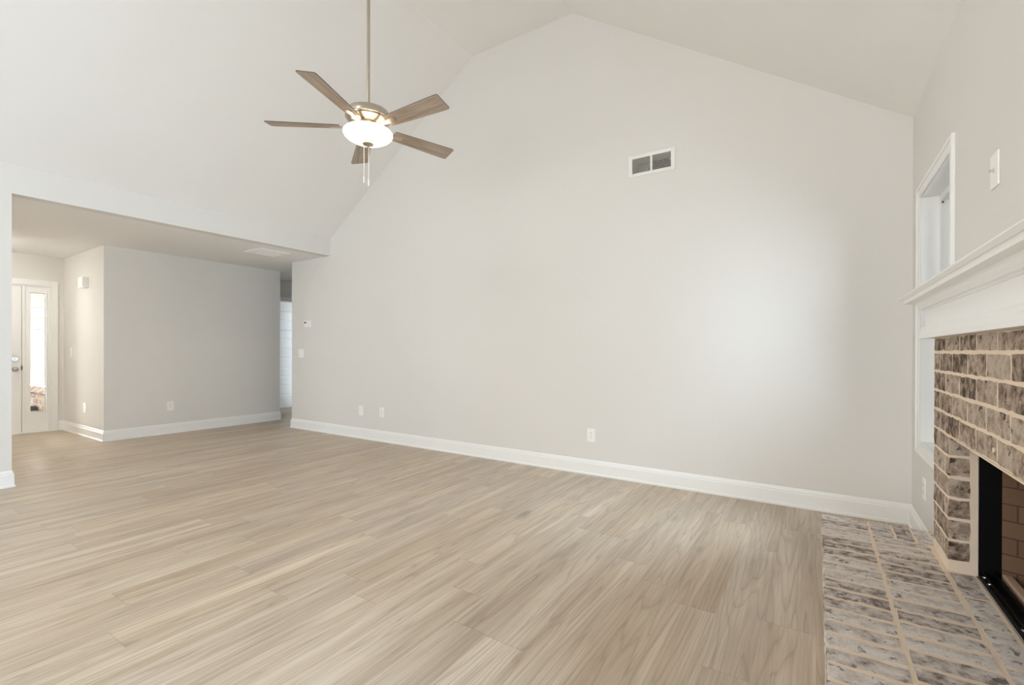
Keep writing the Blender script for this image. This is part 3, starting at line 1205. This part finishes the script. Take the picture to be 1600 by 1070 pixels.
def switch(label, loc, rotz, gang=1):
    r = thing('light_switch', label, 'light switch', loc, rotz, 'light switches')
    w = .080 if gang == 1 else .122
    plate(r, w, .124)
    for g in range(gang):
        x = (g - (gang - 1) / 2) * .046
        MB().box(x - .0165, x + .0165, -.0075, -.005, -.033, .033).build('rocker_frame', M['plate'], r, bevel=.001)
        t_ = MB()
        t_.prism([(-.0070, -.029), (-.0105, -.029), (-.0080, .029), (-.0070, .029)], x - .0145, x + .0145, 'x')
        t_.build('rocker', M['plate'], r, bevel=.0008)
    return r


switch('white two gang light switch below the thermostat', (-6.167, YW, 1.078), 0, 2)
switch('white light switch on the bright foyer wall beside the sidelight', (-8.475, AY0, 1.090), 0, 1)

th = thing('thermostat', 'small white thermostat with dark screen on the gable wall', 'thermostat', (-6.008, YW, 1.494), 0)
mb = MB().box(-.070, .070, -.006, 0, -.046, .046)
mb.build('base', M['plate'], th, bevel=.003)
mb = MB().box(-.064, .064, -.027, -.005, -.041, .041)
bd = mb.build('body', M['plate'], th, bevel=.005)
MB().box(-.046, -.014, -.0285, -.0265, .006, .028).build('screen', M['screen'], th, bevel=.001)
MB().box(-.006, .014, -.0285, -.0265, .008, .026).build('button', M['duct_gray'], th, bevel=.001)
mb = MB().box(.036, .062, -.0295, -.0265, -.036, .036)
mb.build('side_panel', M['vinyl'], th, bevel=.002)

cb = thing('door_chime', 'square white door chime box high on the foyer wall', 'door chime', (-7.905, AY0, 1.985), 0)
mb = MB().box(-.092, .092, -.016, 0, -.070, .070)
mb.build('back_plate', M['register'], cb, bevel=.003)
mb = MB().box(-.086, .086, -.062, -.014, -.066, .066)
mb.build('cover', M['plate'], cb, bevel=.006)

tv = thing('coax_plate', 'white wall plate with a metal coax stub above the mantel', 'wall plate', (XR, 2.262, 1.747), -HP)
plate(tv, .085, .118)
mb = MB()
mb.cyl((0, -.018, .0), (0, -.006, .0), .0048, 18)
mb.cyl((0, -.008, .0), (0, -.005, .0), .0072, 6)
mb.build('coax_stub', M['chrome'], tv)

# return air grille on the gable wall
RG = thing('return_grille', 'white two bay return air grille high on the gable wall', 'air vent', ((VX0 + VX1) / 2, YW, (VZ0 + VZ1) / 2), 0)
W2, H2 = .195, .0915
w2, h2 = (VX1 - VX0) / 2, (VZ1 - VZ0) / 2
mb = MB()
mb.box(-W2, -w2 + .002, -.010, 0, -H2, H2)
mb.box(w2 - .002, W2, -.010, 0, -H2, H2)
mb.box(-w2 + .002, w2 - .002, -.010, 0, h2 - .002, H2)
mb.box(-w2 + .002, w2 - .002, -.010, 0, -H2, -h2 + .002)
mb.build('frame', M['register'], RG, bevel=.003)
MB().box(-.008, .008, -.008, .012, -h2, h2).build('center_bar', M['register'], RG)
nsl = 11
for s in (-1, 1):
    mb = MB()
    for i in range(nsl):
        zc_ = -h2 + (i + .5) * (2 * h2 / nsl)
        a0, a1 = (.008, w2) if s > 0 else (-w2, -.008)
        pr = [(-.004, zc_ - .0009), (.013, zc_ + .0024), (.013, zc_ + .0036), (-.004, zc_ + .0009)]
        mb.prism(pr, a0, a1, 'x')
    mb.build('louvers', M['register'], RG)
mb = MB()                                    # duct boot seen between the louvers
bw_, bh_ = w2 + .06, h2 + .07
mb.box(-bw_, bw_, .200, .206, -bh_, bh_)
mb.box(-bw_ - .004, -bw_, .121, .206, -bh_, bh_)
mb.box(bw_, bw_ + .004, .121, .206, -bh_, bh_)
mb.box(-bw_, bw_, .121, .206, bh_, bh_ + .004)
mb.box(-bw_, bw_, .121, .206, -bh_ - .004, -bh_)
boot = mb.build('duct_boot', M['duct_gray'], RG)
mb = MB().cyl((.020, .194, .022), (.020, .1995, .022), .098, 48)
mb.build('round_duct', M['black_hole'], RG)

# ceiling supply register by the header
CR = thing('ceiling_register', 'white supply register on the low ceiling near the header', 'air vent', (-5.985, 3.352, ZC), 0)
mb = MB()
mb.box(-.19, .19, -.20, -.172, -.012, 0)
mb.box(-.19, .19, .172, .20, -.012, 0)
mb.box(-.19, -.162, -.172, .172, -.012, 0)
mb.box(.162, .19, -.172, .172, -.012, 0)
mb.build('frame', M['plate'], CR, bevel=.004)
mb = MB()
for i in range(14):
    x = -.155 + i * .0238
    mb.prism([(x, -.009), (x + .016, -.001), (x + .0165, -.0018), (x + .0008, -.0098)], -.172, .172, 'y')
mb.build('louvers', M['ceiling'], CR)

# ------------------------------------------------------------------ foyer lamp and added ridge fill lamp (out of view)
def unseen_lamp(label, loc, rad, power_mat):
    r = thing('unseen_lamp', label, 'ceiling lamp', loc)
    MB().lathe([(0, 0), (rad, 0), (rad, -.025), (rad * .96, -.028), (0, -.028)], 40).build('base', M['nickel'], r, smooth=40)
    MB().lathe([(rad * .93, -.026), (rad * .90, -.045), (rad * .7, -.07), (rad * .35, -.085), (0, -.088)], 40).build('shade', power_mat, r, smooth=80)
    return r


unseen_lamp('flush lamp on the foyer ceiling hidden by the left wall', (-8.0, 1.08, ZC), .16, M['lamp_warm'])

M['lamp_fill'] = lit_glass('fill_lamp_glass', (1.0, .97, .92), 19.0)
unseen_lamp('unseen fill lamp added on the ridge strip behind the viewer', (-2.5, -1.3, ZT - .004), .38, M['lamp_fill'])  # added fill light behind the camera, modelled as a ceiling fixture

# ------------------------------------------------------------------ porch outside the sidelight
o = MB().box(-14, XF - .12, -4, 3.2, -.20, -.06).build('porch_floor', M['concrete'])
struct(o, 'porch slab outside the front door', 'porch floor')
o = MB().box(-13.0, XF - .12, .2, 2.2, 2.60, 2.75).build('porch_shade_roof', M['siding'])  # unseen roof added to hold sky light off the siding
struct(o, 'unseen porch roof added to shade the siding', 'porch ceiling')
o = MB().box(-13.0, XF - .12, .3, .4, -.06, 2.60).build('porch_shade_wall', M['siding'])  # unseen wall added to narrow the sky light on the siding
struct(o, 'unseen porch side wall added to shade the siding', 'siding')
pw = MB()
zz = .56
k = 0
while zz < 2.7:
    pw.prism([(2.112, zz), (2.138, zz), (2.138, zz + .178), (2.132, zz + .178)], -13.0, XF - .125, 'x')
    zz += .178
struct(pw.build('wall_porch', M['siding']), 'white lap siding seen through the sidelight', 'siding')
bw = thing('porch_wainscot', 'brown brick base with sloped sill seen low through the sidelight', 'brick base')
MB().box(-13.0, XF - .125, 2.085, 2.20, -.06, .44).build('mortar', M['porch_mortar'], bw)
br = Bricks(random.Random(3))
for j in range(6):
    z0 = -.055 + j * .0815
    x = XF - .14 - (0 if j % 2 else .10)
    if j % 2 == 0:
        br.add((x + .002, 2.085, z0), X_, Z_, -Y_, .094, .068, .02, proud=.006)
    while x > -12.2:
        br.add((x - .195, 2.085, z0), X_, Z_, -Y_, .195, .068, .02, proud=.006)
        x -= .208
x = XF - .14
sn = Vector((0, -.63, .777)).normalized()
sv = Vector((0, .777, .63)).normalized()
while x > -12.2:
    br.add((x - .072, 2.040, .452), X_, sv, sn, .072, .125, .05, proud=.006)
    x -= .0825
br.build('bricks', M['porch_brick'], bw)
hb = thing('wall_fitting', 'dark gray outdoor fitting with white collar on the porch brick', 'outdoor fitting', (-10.36, 2.079, .165))
mb = MB().box(-.16, .0, -.03, 0, -.075, .06)
mb.build('collar', M['vinyl'], hb, bevel=.008)
mb = MB().cyl((.02, -.09, 0), (.02, 0, 0), .075, 24)
mb.build('cover', M['dark_fitting'], hb, bevel=.008)
